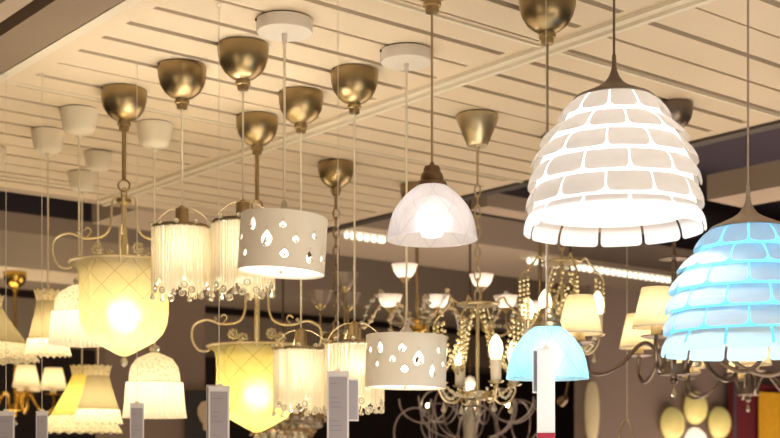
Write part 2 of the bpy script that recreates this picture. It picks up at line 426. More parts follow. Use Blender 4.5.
# ================================================================== DOME PENDANTS
def dome_lamp(px, D, yc, yrim, rpx, label, blue=False, top=-10):
    t = thing('glass_dome_pendant_lamp', at(px, D), label, 'pendant lamp', 'etched glass dome pendant lamps')
    z = cap_bowl(t)
    zc = zy(yc, D)-CEIL; zr = zy(yrim, D)-CEIL; R = rpx*D/F
    cord(t, -z, zc, .0026, cord_b)
    s = .001
    prof = [(3,0),(5,-2),(6,-6),(16,-9),(18,-13),(19.5,-22),(23,-25),(25,-33),(25,-40),(31,-43),(33,-49),(33.5,-52),(26,-53)]
    obj('socket_cap', MB().lathe([(r*s, zc+z_*s) for r, z_ in prof], 36), brass if blue else bronze, t)
    z0 = zc-.051; H = z0-zr
    ps = []
    ctl = [(0,.31),(.05,.40),(.1,.48),(.2,.61),(.3,.71),(.4,.80),(.52,.87),(.65,.92),(.8,.96),(.92,.985),(1,1)]
    ps = [(R*b_, z0-H*a_) for a_, b_ in ctl]
    obj('glass_shade', MB().lathe([(r, z_-zr) for r, z_ in ps], 56), frost_b if blue else frost, t, (0,0,zr))
    hot = glow('bulb tube white', (1,.98,.95), 3.0) if not blue else bulb_b
    zb = zr+.046
    obj('bulb', MB().lathe([(.014,.05),(.022,.035),(.026,.01),(.026,-.028),(.021,-.038),(0,-.040)], 24), hot, t, (0,0,zb))
    obj('bulb_socket', MB().lathe([(.0,.06),(.016,.06),(.018,0),(.015,-.005),(0,-.005)], 20), wplastic, t, (0,0,zb+.045))
    lamp(t, (0,0,zb), 7.5 if not blue else 4.2, (1,.93,.9) if not blue else (.50,.86,1), .03)
    return t
dome_lamp(432, 2.78, 162.5, 240, 45.5, 'white etched glass dome pendant lamp with stepped dark bronze cap')
dome_lamp(547.5, 2.99, 305, 379, 41.5, 'pale blue lit glass dome pendant lamp behind a hanging white tag', True)

# ================================================================== DRUM PENDANTS
def teardrop(w, h):
    pts = []
    for i in range(14):
        a = 2*PI*i/14
        x = math.sin(a)*w/2*(1 if math.cos(a) < 0 else (1-math.cos(a)**1.5*.75)); y = -math.cos(a)*-1*h/2
        pts.append((x, y))
    return pts
DROPS = [(-27,-14,9,15),(3,-13,8,8),(32.5,-6,6,7),(-39,-3,6,8),(-12,1,13,18),(16,0,8,8),(-33.5,14,7,8),(6,15,9,9),(29.5,15.5,9,14),(40.2,14,7,8)]
def drum_lamp(px, D, ytop, ybot, label, tilt, flip=False):
    t = thing('drum_pendant_lamp', at(px, D), label, 'pendant lamp', 'white drum pendant lamps with crystal drops')
    z = cap_disc(t); zt = zy(ytop, D)-CEIL; H = (ybot-ytop)*D/F; R = .1085
    cord(t, -z, zt+.02, .003, cord_w)
    obj('cord_grip', MB().lathe([(.003,.040),(.0075,.038),(.008,.024),(.017,.014),(.022,0),(0,0)], 24), wmetal, t, (0,0,zt))
    m = MB().lathe([(R,0),(R,-H),(R-.002,-H),(R-.002,0)], 96, closed=True)
    sh = obj('shade', fixn(m.mesh('shade')), drum_m, t, (0,0,zt), (0,tilt,0))
    ds = []
    for (dx, dy, w, h) in DROPS:
        if flip: dx = -dx*.97+1; dy = -dy*.8
        th = math.asin(max(-.97, min(.97, dx/43.)))
        ds.append((th, -H/2-dy*.00245, w*.00225, h*.00225))
    for i in range(9):
        ds.append((PI+(-1.25+i*.31), -H*(.25+.5*((i*7) % 9)/9), .019, .024))
    cut = MB()
    for th, zc, w, h in ds:
        n = Vector((math.sin(th), -math.cos(th), 0)); tg = Vector((math.cos(th), math.sin(th), 0))
        pts = teardrop(w, h); vs = []
        for rr in (R-.012, R+.012):
            for x, y in pts: vs.append(n*rr+tg*x+Vector((0,0,zc+y)))
        L = len(pts)
        cut.add(vs, [tuple(range(L-1,-1,-1)), tuple(range(L, 2*L))]+[(i, (i+1) % L, L+(i+1) % L, L+i) for i in range(L)])
    co = bpy.data.objects.new('cutter', fixn(cut.mesh('cutter', False))); C.objects.link(co); co.parent = t; co.location = (0,0,zt); co.rotation_euler = (0,tilt,0)
    md = sh.modifiers.new('b', 'BOOLEAN'); md.object = co; md.solver = 'EXACT'; md.operation = 'DIFFERENCE'
    bpy.context.view_layer.update()
    dg = bpy.context.evaluated_depsgraph_get()
    nm = bpy.data.meshes.new_from_object(sh.evaluated_get(dg)); sh.modifiers.clear(); sh.data = nm
    bpy.data.objects.remove(co)
    for th, zc, w, h in ds[:len(DROPS)]:
        n = Vector((math.sin(th), -math.cos(th), 0))
        p = n*(R+.004)+Vector((0,0,zc+h*.10))
        key = ('dropm', round(w, 3), round(h, 3))
        me = cached(key, lambda: drop_mesh(w*.27, h*.58))
        obj('crystal_drop', me, clearc, sh, p)
        obj('pin', cached('pinm', lambda: MB().ball((0,0,0), .0016, 6, 4).mesh('pin')), brass_l, sh, n*(R+.001)+Vector((0,0,zc+h*.68)))
    obj('top_ring', MB().lathe([(.019,0),(R-.003,-.001),(R-.003,-.006),(.019,-.004)], 48), wmetal, sh)
    df = obj('diffuser', MB().lathe([(0,-H+.008),(.03,-H+.007),(R-.003,-H+.006)], 48), diffuser, sh)
    obj('diffuser_knob', MB().lathe([(0,0),(.004,-.001),(.006,-.005),(.004,-.010),(0,-.011)], 12), brass_l, sh, (0,0,-H+.008))
    bulb_obj(t, (0,0,zt-H*.5), bulb_c, .027, .07)
    lamp(t, (0,0,zt-H*.5), 5.0, (1,.94,.85) if not flip else (.9,.97,1), .03)
drum_lamp(284.5, 3.17, 217, 273, 'white drum pendant lamp with crystal drop cutouts, the higher of two', .062)
drum_lamp(406.5, 3.41, 336, 388, 'white drum pendant lamp with crystal drop cutouts, the lower of two', .02, True)

# ================================================================== BEADED FRINGE PENDANTS
def fringe_lamp(px, D, yring, label, R=.0815, seed=1):
    rnd = random.Random(seed)
    t = thing('beaded_pendant_lamp', at(px, D), label, 'pendant lamp', 'beaded fringe pendant lamps')
    z = cap_bowl(t); zr = zy(yring, D)-CEIL
    cord(t, -z, zr+.058, .0028, cord_w)
    obj('socket_cover', MB().lathe([(.004,.062),(.008,.060),(.012,.056),(.0175,.053),(.0185,.050),(.0190,.004),(.0195,0),(0,0)], 24), brass, t, (0,0,zr))
    fr = MB()
    for k in range(3):
        a = [.1, PI-.15, PI/2+.4][k]; ca, sa = math.cos(a), math.sin(a)
        fr.tube([(ca*.012,sa*.012,.056),(ca*.035,sa*.035,.052),(ca*.065,sa*.065,.030),(ca*R*.99,sa*R*.99,0)], .0014, 6, 4)
    obj('hoop_wires', fr, brass_l, t, (0,0,zr))
    obj('ring', MB().lathe([(R+.001,.004),(R+.001,-.006),(R-.002,-.006),(R-.002,.004)], 48, closed=True), brass, t, (0,0,zr))
    H = .165
    obj('liner', MB().lathe([(R-.006,-.004),(R-.006,-H*.90)], 40), liner_m, t, (0,0,zr))
    fg = MB(); N = 150
    for i in range(N):
        a = 2*PI*i/N; L = H*(1+.10*math.sin(a*6)+.06*rnd.uniform(-1,1))
        rr = R+rnd.uniform(-.002,.002); x, y = rr*math.cos(a), rr*math.sin(a)
        k = 22; pr = [(.0017 if j % 2 else .0022, -L*j/k) for j in range(k+1)]
        fg.lathe(pr, 5, (x, y, 0))
    obj('bead_fringe', fg, fringe_m, t, (0,0,zr-.003))
    bd = cached('beadtop', lambda: MB().ball((0,0,0), .0072, 10, 6, .9).mesh('glass_bead', False))
    for i in range(10):
        a = 2*PI*i/10+.3; obj('glass_bead', bd, crystal, t, (math.cos(a)*(R+.002), math.sin(a)*(R+.002), zr+.005))
    rg = cached('rosette', rosette_mesh)
    for i in range(18):
        a = 2*PI*i/18+rnd.uniform(-.08,.08); L = H*(1+.10*math.sin(a*6))
        if i % 3 == 1:
            obj('crystal_drop', cached('fd', lambda: drop_mesh(.008,.022)), crystal, t, (math.cos(a)*R, math.sin(a)*R, zr-L))
        else:
            obj('crystal_ring', rg, crystal, t, (math.cos(a)*R, math.sin(a)*R, zr-L*1.04-.013), (0,0,a+PI/2))
    bulb_obj(t, (0,0,zr-.062), bulb_w, .027, .07)
    lamp(t, (0,0,zr-.062), 12, (1,.94,.82), .03)
def rosette_mesh():
    m = MB(); m.torus((0,0,0), .0076, .0030, 'y', 12, 6)
    m.ball((0,0,0), .0028, 8, 4)
    return m.mesh('crystal_ring', False)
fringe_lamp(182, depth(63), 228, 'glowing beaded fringe pendant lamp beside the cream glass bell', seed=1)
fringe_lamp(243, depth(42), 223, 'glowing beaded fringe pendant lamp partly behind the higher drum shade', seed=2)
fringe_lamp(301, depth(90), 349, 'glowing beaded fringe pendant lamp in front of the yellow glass bell', seed=3)
fringe_lamp(354.5, depth(68), 343, 'glowing beaded fringe pendant lamp behind the tag and lower drum', seed=4)

# ================================================================== GLASS BELL PENDANTS
def flower_mesh():
    m = MB(); m.ball((0,0,0), .0065, 8, 5)
    for k in range(8):
        a = k*PI/4; m.ball((math.cos(a)*.013,0,math.sin(a)*.013), .0062, 7, 4)
    return m.mesh('crystal_flower', False)
def bell_lamp(px, D, yhub, yrim, label, glassm, seed=0, phase=0.):
    t = thing('glass_bell_pendant_lamp', at(px, D), label, 'pendant lamp', 'glass bell pendant lamps on scroll arms')
    z = cap_bowl(t); zh = zy(yhub, D)-CEIL; zr = zy(yrim, D)-CEIL
    rodend = -z-.145
    obj('rod', MB().tube([(0,0,-z),(0,0,rodend)], .0065, 12, 0), brass, t)
    ch = MB(); ch.torus((0,0,rodend-.018), .017, .003, 'y', 20, 6); ch.chain(rodend-.034, zh+.01, .036, .008, .0022)
    obj('chain', ch, brass, t)
    obj('hub', MB().lathe([(0,.02),(.006,.018),(.01,.008),(.022,.004),(.022,-.006),(.014,-.012),(.008,-.02),(0,-.02)], 24), brass, t, (0,0,zh))
    obj('centre_rod', MB().tube([(0,0,0),(0,0,zr-zh)], .0085, 12, 0), cream_metal, t, (0,0,zh))
    obj('rim_ring', MB().lathe([(.150,.003),(.160,.004),(.163,0),(.158,-.004),(.146,-.003)], 64, closed=True), cream_metal, t, (0,0,zr))
    s = (zh-zr)/.165
    arm = [(.006,.008),(.030,.006),(.036,-.02),(.040,-.065),(.060,-.092),(.11,-.100),(.16,-.088),(.200,-.105),(.205,-.145),(.185,-.175),(.157,-.178),(.150,-.168)]
    for k in range(4):
        a = phase+k*PI/2; ca, sa = math.cos(a), math.sin(a)
        m = MB().tube([(r*ca, r*sa, q*s) for r, q in arm], .0036, 8, 5)
        m.tube([(.11*ca,.11*sa,-.100*s),(.095*ca,.095*sa,-.082*s),(.105*ca,.105*sa,-.072*s),(.116*ca,.116*sa,-.08*s)], .0026, 6, 4)
        am = obj('scroll_arm', m, cream_metal, t, (0,0,zh))
        a2 = a+.55; x, y = math.cos(a2)*.088, math.sin(a2)*.088
        obj('crystal_flower', cached('flw', flower_mesh), crystal, t, (x, y, zr+.036))
        obj('crystal_bead', CACHE['beadtop'], crystal, t, (ca*.13, sa*.13, zh-.085*s))
    prof = [(r_*(.965 if r_ < .145 else 1), z_*.93) for r_, z_ in [(.158,0),(.152,-.006),(.142,-.018),(.1355,-.04),(.134,-.08),(.1355,-.12),(.1355,-.155),(.131,-.190),(.119,-.220),(.096,-.246),(.062,-.266),(.034,-.283),(.012,-.294),(0,-.296)]]
    obj('glass_bell', MB().lathe(prof, 72), glassm, t, (0,0,zr))
    obj('finial', MB().lathe([(0,.0),(.006,-.001),(.012,-.012),(.011,-.02),(.004,-.028),(0,-.03)], 16), crystal, t, (0,0,zr-.277))
    bulb_obj(t, (0,0,zr-.165), bulb_w, .03, .08)
    obj('bulb_stem', MB().tube([(0,0,0),(0,0,-.13)], .008, 8, 0), cream_metal, t, (0,0,zr))
    lamp(t, (0,0,zr-.16), 5.6, (1,.80,.42), .035)
CACHE['beadtop'] = MB().ball((0,0,0), .0072, 10, 6, .9).mesh('glass_bead', False)
bell_lamp(124, depth(87), 201, 264, 'cream etched glass bell pendant on brass scroll arms', yglass, phase=.15+PI)
bell_lamp(257, depth(114), 290, 347, 'yellow etched glass bell pendant on scroll arms behind a beaded lamp', yglass2, phase=PI+.1)

# ================================================================== TEXTILE PENDANTS
def pleat_lamp(px, D, ytop, ybot, R, label, hide_cup=1.):
    t = thing('pleated_lace_pendant_lamp', at(px, D), label, 'pendant lamp', 'pleated lace pendant lamps')
    z = cap_cup(t); zt = zy(ytop, D)-CEIL; H = (ybot-ytop)*D/F
    cord(t, -z, zt+.012, .003, cord_w)
    obj('finial', MB().lathe([(.003,.012),(.014,.009),(.017,0),(.013,-.008),(.018,-.012),(0,-.014)], 16, fn=lambda th,i:(.0015*math.cos(8*th),0)), crystal, t, (0,0,zt))
    h1 = H*.48
    prof = [(.012,-.012),(.028,-.018),(R*.55,-.032),(R*.74,-h1*.55),(R*.79,-h1*.8),(R*.80,-h1),(R*.80,-h1-.004)]
    obj('lace_crown', MB().lathe(prof, 96, fn=lambda th,i:(.0022*abs(math.cos(9*th))*(i>1), 0)), lace_w, t, (0,0,zt))
    prof = [(R*.80,-h1+.001),(R*.88,-h1-.001),(R*.90,-h1-.02),(R*.94,-H*.8),(R,-H)]
    obj('pleated_skirt', MB().lathe(prof, 240, fn=lambda th,i:(.0028*math.cos(36*th), 0)), pleat_m, t, (0,0,zt))
    bulb_obj(t, (0,0,zt-H*.6), bulb_w, .027, .07)
    lamp(t, (0,0,zt-H*.62), .5, (1,.85,.6), .03)
pleat_lamp(154.5, depth(121), 349, 418, .102, 'white pleated pendant lamp with lace crown, hanging low beside a tag')
pleat_lamp(79, depth(107), 281, 345, .093, 'white pleated pendant lamp with lace crown behind the cream glass bell')
def skirt_lamp(px, D, ytop, ybot, rt, rb, label, mat, w=2.0, lace=True, cupw=1.):
    t = thing('lace_skirt_pendant_lamp', at(px, D), label, 'pendant lamp', 'lace trimmed skirt pendant lamps')
    z = cap_cup(t, cupw); zt = zy(ytop, D)-CEIL; H = (ybot-ytop)*D/F
    cord(t, -z, zt-.02, .003, cord_w)
    obj('ruffled_collar', MB().lathe([(rt*1.12,0),(rt*1.02,-.012),(rt*.92,-.03),(rt*.90,-.036)], 96, fn=lambda th,i:(.002*math.cos(12*th), .003*math.cos(12*th)*(i==0))), lace_m, t, (0,0,zt))
    hl = H*.74
    rl = rt*.9+(rb-rt*.9)*.72
    obj('fabric_skirt', MB().lathe([(rt*.9,-.034),(rt*.9+(rl-rt*.9)*.3,-.034-(hl-.034)*.35),(rl,-hl)], 64), mat, t, (0,0,zt))
    obj('lace_border', MB().lathe([(rl+.001,-hl+.004),(rl+(rb-rl)*.5,-(hl+H)/2),(rb,-H)], 120, fn=lambda th,i:(.001*math.cos(18*th), .009*abs(math.cos(11*th))*(i==2))), lace_m, t, (0,0,zt))
    bulb_obj(t, (0,0,zt-H*.6), bulb_w, .025, .07)
    lamp(t, (0,0,zt-H*.75), w, (1,.82,.5), .03)
skirt_lamp(48, depth(128), 291, 357, .041, .076, 'slim beige skirt pendant lamp with lace border left of the white pleated lamp', skirt_m, .2, cupw=.94)
skirt_lamp(98, depth(150), 366, 425, .043, .088, 'beige skirt pendant lamp with broad lace border over a yellow one', skirt_m, .25, cupw=.84)
skirt_lamp(82, depth(170), 366, 434, .040, .152, 'wide yellow skirt pendant lamp with scalloped lace hem', skirt_y, .5, cupw=.92)
skirt_lamp(-12, depth(145), 296, 362, .050, .175, 'wide beige skirt pendant lamp cut by the left frame edge', skirt_m, .5)

# ================================================================== CHANDELIERS
def swag(m, a, b, sag, n, r):
    a, b = Vector(a), Vector(b)
    for i in range(n+1):
        t = i/n; p = a.lerp(b, t); p.z -= sag*4*t*(1-t); m.ball(p, r*(1+.25*(i % 2)), 6, 4)
def crystal_chandelier(px, D, ycrown, label, capf, phase=0., s=1.):
    t = thing('crystal_chandelier', at(px, D), label, 'chandelier', 'crystal candle chandeliers')
    z = capf(t); zc = zy(ycrown, D)-CEIL
    rod = -z-.12
    obj('rod', MB().tube([(0,0,-z),(0,0,rod)], .004, 10, 0), brass_l, t)
    obj('chain', MB().chain(rod, zc+.01, .042, .009, .0028), brass_l, t)
    Hh = .29
    crown = MB().lathe([(0,.012),(.012,.010),(.02,.004),(.066,.002),(.070,-.002),(.066,-.006),(.012,-.006),(0,-.01)], 32)
    obj('crown_plate', crown, brass_l, t, (0,0,zc))
    obj('stem', MB().tube([(0,0,0),(0,0,-Hh)], .0065, 10, 0), brass_l, t, (0,0,zc))
    obj('base_disc', MB().lathe([(0,.014),(.03,.014),(.052,.010),(.054,-.010),(.048,-.014),(.012,-.018),(.008,-.03),(0,-.032)], 36), brass_l, t, (0,0,zc-Hh))
    N = 4; tips = []
    for k in range(N):
        a = phase+2*PI*k/N; ca, sa = math.cos(a), math.sin(a); P = lambda r, q: (r*ca, r*sa, q)
        arm = obj('arm', MB().tube([P(.05,-Hh),P(.08,-Hh-.025),(.115*ca,.115*sa,-Hh-.018),P(.135,-Hh+.015),P(.13,-Hh+.03)], .0042, 8, 4), brass_l, t, (0,0,zc))
        zz = zc-Hh+.03
        obj('drip_pan', MB().lathe([(0,0),(.02,.002),(.026,.008),(.024,.008),(.01,.004)], 20), brass_l, arm, P(.13,-Hh+.03))
        obj('candle_sleeve', MB().lathe([(.0,.0),(.0165,0),(.017,.06),(.019,.066),(.0155,.07),(0,.07)], 18), wplastic, t, (P(.13,0)[0], P(.13,0)[1], zz+.004))
        obj('candle_bulb', MB().lathe([(.0,.0),(.015,.001),(.021,.02),(.0225,.035),(.020,.052),(.012,.068),(.004,.078),(0,.08)], 16), bulb_y, t, (P(.13,0)[0], P(.13,0)[1], zz+.073))
        lamp(t, (.13*ca, .13*sa, zz+.10), .15, (1,.8,.5), .02)
        obj('crystal_drop', cached('bigdrop', lambda: drop_mesh(.010,.036)), crystal, arm, P(.118,-Hh-.022))
        # upper scroll arm with bead strand
        b = a+PI/N; cb, sb = math.cos(b), math.sin(b); Q = lambda r, q: (r*cb, r*sb, q)
        ua = obj('scroll_arm', MB().tube([Q(.06,0),Q(.085,.016),Q(.10,-.005),Q(.125,-.03),Q(.145,-.05),Q(.15,-.085),Q(.14,-.10)], .0036, 8, 4), brass_l, t, (0,0,zc))
        st = MB()
        for j in range(3):
            for q in range(7+2*(j == 1)): st.ball(Q(.135+.014*(j-1), -.062-.0155*q-.004*j), .0068, 6, 4)
        obj('bead_tassel', st, pearl, ua)
        sw = MB(); swag(sw, Q(.12,-.03), P(.128,-Hh+.075), .05, 14, .0066); swag(sw, P(.128,-Hh+.075), Q(.02,-.02), .03, 16, .0064); swag(sw, P(.128,-Hh+.05), Q(.05,-Hh+.01), .03, 9, .005)
        obj('bead_swag', sw, pearl, t, (0,0,zc))
        sw = MB(); swag(sw, P(.128,-Hh+.04), (.130*math.cos(a+2*PI/N), .130*math.sin(a+2*PI/N), -Hh+.04), .05, 13, .0048)
        obj('bead_swag', sw, crystal, t, (0,0,zc))
    obj('crystal_drop', cached('bigdrop', lambda: drop_mesh(.010,.036)), crystal, t, (0,0,zc-Hh-.03))
    return t
crystal_chandelier(477.5, depth(112), 304, 'crystal candle chandelier on chain with pearl strands beside lower drum shade', cap_cone, phase=math.radians(-68))
crystal_chandelier(562, 4.3, 262, 'crystal candle chandelier hanging behind and below the white petal lamp', cap_cone, phase=math.radians(-123))

def cup_chandelier(px, D, yhub, label, lit=True, high=False, chain=False, phase=0., R1=.15, R2=.25, leaves=True, cups=()):
    top = HIGH if high else CEIL
    t = thing('glass_cup_chandelier', at(px, D, top), label, 'chandelier', 'frosted cup chandeliers')
    z = cap_bowl(t); zh = zy(yhub, D)-top
    if chain:
        obj('rod', MB().tube([(0,0,-z),(0,0,-z-.05)], .006, 10, 0), brass, t)
        obj('chain', MB().chain(-z-.05, zh+.02, .042, .010, .0036), brass, t)
    else:
        obj('rod', MB().tube([(0,0,-z),(0,0,zh)], .0075, 10, 0), brass, t)
    obj('hub', MB().lathe([(0,.03),(.01,.028),(.02,.012),(.05,.006),(.052,-.012),(.03,-.02),(.02,-.04),(.008,-.05),(0,-.055)], 32), gold if lit else brass, t, (0,0,zh))
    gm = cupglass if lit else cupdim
    def cup(a, R, zc):
        ca, sa = math.cos(a), math.sin(a); P = lambda r, q: (r*ca, r*sa, q)
        arm = obj('arm', MB().tube([P(.04,0),P(R*.4,.012),P(R*.65,-.03),P(R*.9,-.02),P(R,.02),P(R,zc-.012)], .0048, 8, 5), brass, t, (0,0,zh))
        obj('cup_holder', MB().lathe([(0,-.02),(.008,-.018),(.011,-.01),(.02,-.004),(.022,.002),(0,.003)], 20), brass, arm, P(R, zc))
        cg = obj('glass_cup', MB().lathe([(.018,.0),(.030,.008),(.041,.024),(.047,.044),(.0515,.052)], 32), gm, t, (R*ca, R*sa, zh+zc))
        if lit:
            obj('bulb', MB().ball((0,0,.028), .013, 12, 8), bulb_w, cg)
            lamp(t, (R*ca, R*sa, zh+zc+.035), .08, (1,.85,.75), .015)
        lf = MB()
        for q in range(5):
            f = .45+.12*q; x, y, zz = P(R*f, -.01+.012*q/5); lf.ball((x+.004*math.sin(q*5), y, zz+.012), .014, 7, 4, .5+.3*(q % 2))
        if leaves: obj('leaf_sprig', lf, crystal if q % 2 == 0 else brass, arm)
    if lit:
        rs = random.Random(int(px))
        for k in range(9):
            a = k*2*PI/9; ca, sa = math.cos(a), math.sin(a); m = MB()
            ps = [(r*ca+.01*math.sin(k), r*sa, q) for r, q in [(.03,0),(.08,.05+.02*(k%2)),(.14,.07+.03*(k%3)),(.19,.03+.05*(k%2)),(.22,.0)]]
            m.tube(ps, .0028, 5, 4)
            for q in range(11):
                f = q/10*3.99; i = int(f); p = Vector(ps[i]).lerp(Vector(ps[i+1]), f-i)
                m.ball(p+Vector((rs.uniform(-.004,.004), rs.uniform(-.004,.004), .007)), rs.uniform(.008,.013), 6, 4, .7)
            obj('leaf_sprig', m, crystal if k % 2 else brass_l, t, (0,0,zh))
    for a_, R_, z_ in cups: cup(math.radians(a_), R_, z_)
    return t
cup_chandelier(417, 5.08, 327, 'gilt chandelier with lit frosted cups hanging behind the lower drum shade', cups=[(-105,.2,.168),(200,.115,.071),(-28,.09,.068)])
cup_chandelier(540, 5.2, 328, 'brass chandelier with frosted cups, showing left of the second crystal chandelier', high=True, cups=[(182,.24,.166),(195,.148,.075),(80,.16,.075)])
cup_chandelier(336, depth(160), 336, 'unlit brass chandelier on a heavy chain with dim frosted cups', lit=False, chain=True, cups=[(-60,.07,.17),(200,.06,.11),(70,.12,.12)])

def shade_chandelier(px, D, yhub, label, angles, R=.34, top=CEIL, capmat=iron, mat=iron, sc=1., rod=False, drops=True, w=.30, sh=(.041,.066,.113)):
    t = thing('fabric_shade_chandelier', at(px, D, top), label, 'chandelier', 'chandeliers with cream fabric shades')
    z = cap_bowl(t, capmat, .86); zh = zy(yhub, D)-top
    if rod:
        obj('rod', MB().tube([(0,0,-z),(0,0,zh)], .0075*sc, 10, 0), mat, t)
    else:
        obj('rod', MB().tube([(0,0,-z),(0,0,-z-.06)], .006, 10, 0), mat, t)
        zp = zh+.345
        obj('chain', MB().chain(-z-.06, zp+.02, .045, .012, .004), mat, t)
        obj('collar_plate', MB().lathe([(0,.02),(.006,.018),(.012,.008),(.046,.0),(.046,-.004),(.01,-.008),(0,-.01)], 28), mat, t, (0,0,zp))
        obj('centre_rod', MB().tube([(0,0,zp),(0,0,zh)], .008, 10, 0), mat, t)
    obj('hub', MB().lathe([(0,.022),(.012,.02),(.046*sc,.018),(.048*sc,-.012),(.044*sc,-.016),(.015,-.018),(.010,-.026),(.013,-.034),(.006,-.044),(0,-.046)], 32), mat, t, (0,0,zh))
    obj('crystal_drop', cached('bigdrop', lambda: drop_mesh(.010,.036)), crystal, t, (0,0,zh-.05))
    for ai, a_ in enumerate(angles):
        a = math.radians(a_); ca, sa = math.cos(a), math.sin(a); P = lambda r, q: (r*ca*1., r*sa*1., q)
        hp = .066
        arm = obj('arm', MB().tube([P(.04*sc,0),P(R*.22,.065*sc),P(R*.36,.075*sc),P(R*.58,.01),P(R*.80,-.02*sc),P(R*.97,-.005),P(R*1.02,.03*sc),P(R,hp*sc)], .0065*sc, 8, 5), mat, t, (0,0,zh))
        obj('drip_pan', MB().lathe([(0,0),(.02,0),(.044,.006),(.043,.009),(.02,.005),(0,.004)], 28), mat, arm, P(R, hp*sc))
        obj('candle_sleeve', MB().lathe([(0,0),(.015,0),(.0155,.04),(0,.04)], 16), linen, t, (R*ca, R*sa, zh+hp*sc+.004))
        sd = obj('shade', MB().lathe([(sh[1]*1.04,0),(sh[1],.0),(sh[0],sh[2])][1:], 48), linen, t, (R*ca, R*sa, zh+hp*sc+.032))
        obj('trim_band', MB().lathe([(sh[1]+.001,-.001),(sh[1]+.0005,.004)], 48), wmetal, sd)
        obj('bulb', MB().ball((0,0,.045), .016, 12, 8, 1.3), bulb_w, sd)
        lamp(t, (R*ca, R*sa, zh+hp*sc+.032+.045), w, (1,.78,.45), .02)
        if drops and ai % 3 == 1:
            obj('crystal_drop', cached('hugedrop', lambda: drop_mesh(.016,.05)), crystal, arm, P(R*.36, .066*sc))
    return t
shade_chandelier(674, 3.92, 370, 'dark steel chandelier with cream tapered shades, beside the blue petal lamp', [204,249,302,350,42,97])
shade_chandelier(748, 5.6, 392, 'far chandelier with pale shades, glimpsed under the blue petal lamp', [20,80,140,200,260,320], R=.30, top=HIGH, rod=True, drops=False)
shade_chandelier(15, 6.5, 408, 'small gilt chandelier with cream shades hanging from a light soffit', [15,87,159,231,303], R=.19, top=EYE+.962, capmat=gold, mat=gold, rod=True, drops=False, w=.3, sh=(.045,.068,.11))

# bronze bead cluster and loop chandelier low in the background
def bead_cluster(px, D, y, label):
    t = thing('bronze_bead_chandelier', at(px, D, HIGH), label, 'chandelier')
    z = cap_bowl(t); zc = zy(y, D)-HIGH
    obj('rod', MB().tube([(0,0,-z),(0,0,zc+.06)], .005, 8, 0), bronze, t)
    rnd = random.Random(5); beads = pbr('bronze glass bead', (.42,.30,.16), .18, .7)
    hoops = [.215-.035*q for q in range(5)]
    obj('frame_hoop', MB().torus((0,0,0), .2, .005, 'z', 40, 6), bronze, t, (0,0,zc))
    for tier in range(5):
        m = MB(); n = 34-4*tier
        m.torus((0,0,.05-tier*.035), .215-.035*tier, .009, 'z', 36, 6)
        for q in range(n): m.tube([(math.cos(2*PI*q/n)*(.215-.035*tier), math.sin(2*PI*q/n)*(.215-.035*tier), .05-tier*.035-.001), (math.cos(2*PI*q/n)*(.215-.035*tier), math.sin(2*PI*q/n)*(.215-.035*tier), .05-tier*.035-.045)], .004, 4, 0)
        for i in range(n):
            a = 2*PI*i/n; r = .215-.035*tier
            for q in range(3):
                m.ball((math.cos(a)*r+rnd.uniform(-.01,.01), math.sin(a)*r+rnd.uniform(-.01,.01), .05-tier*.035-q*.018+rnd.uniform(-.008,.008)), rnd.uniform(.007,.013), 7, 5)
        obj('bead_tier', m, beads if tier % 2 == 0 else crystal, t, (0,0,zc))
    lamp(t, (0,0,zc), 1., (1,.8,.5), .03)
bead_cluster(283, 6.2, 422, 'bronze bead cluster chandelier hanging below the beaded fringe lamps')
def loop_chandelier(px, D, y, label):
    t = thing('loop_chandelier', at(px, D, HIGH), label, 'chandelier')
    z = cap_bowl(t); zc = zy(y, D)-HIGH
    obj('rod', MB().tube([(0,0,-z),(0,0,zc)], .005, 8, 0), bronze, t)
    lm = pbr('pale glazed loop', (.30,.24,.22), .3, .4)
    obj('centre_column', MB().lathe([(0,.2),(.02,.19),(.035,.12),(.02,.06),(.04,0),(.03,-.08),(.045,-.14),(.02,-.2),(0,-.22)], 20), crystal, t, (0,0,zc))
    for k in range(7):
        a = 2*PI*k/7+.3; ca, sa = math.cos(a), math.sin(a); pts = []
        for i in range(30):
            f = i/29; th = f*2.6*PI; rr = .11*(1-.35*f)
            pts.append(((.04+.17*f+rr*math.sin(th)+.06)*ca, (.04+.17*f+rr*math.sin(th)+.06)*sa, .02-rr*math.cos(th)+.05*f))
        lp = obj('loop_arm', MB().tube(pts, .0038, 7, 1), lm, t, (0,0,zc))
        m = MB(); m.torus((0,0,0), .10+.02*(k % 2), .0036, 'y', 30, 6)
        obj('glass_loop', m, lm, t, (ca*.26, sa*.26, zc-.02-.05*(k % 2)), (0,0,a+.7))
        if k % 3 == 0: obj('candle_bulb', MB().ball((0,0,0), .010, 10, 6), bulb_w, t, (ca*.20, sa*.20, zc+.06))
    lamp(t, (0,0,zc+.15), .8, (1,.85,.65), .05)
loop_chandelier(470, 6.0, 418, 'pale looped glass chandelier low behind the crystal candle chandelier')

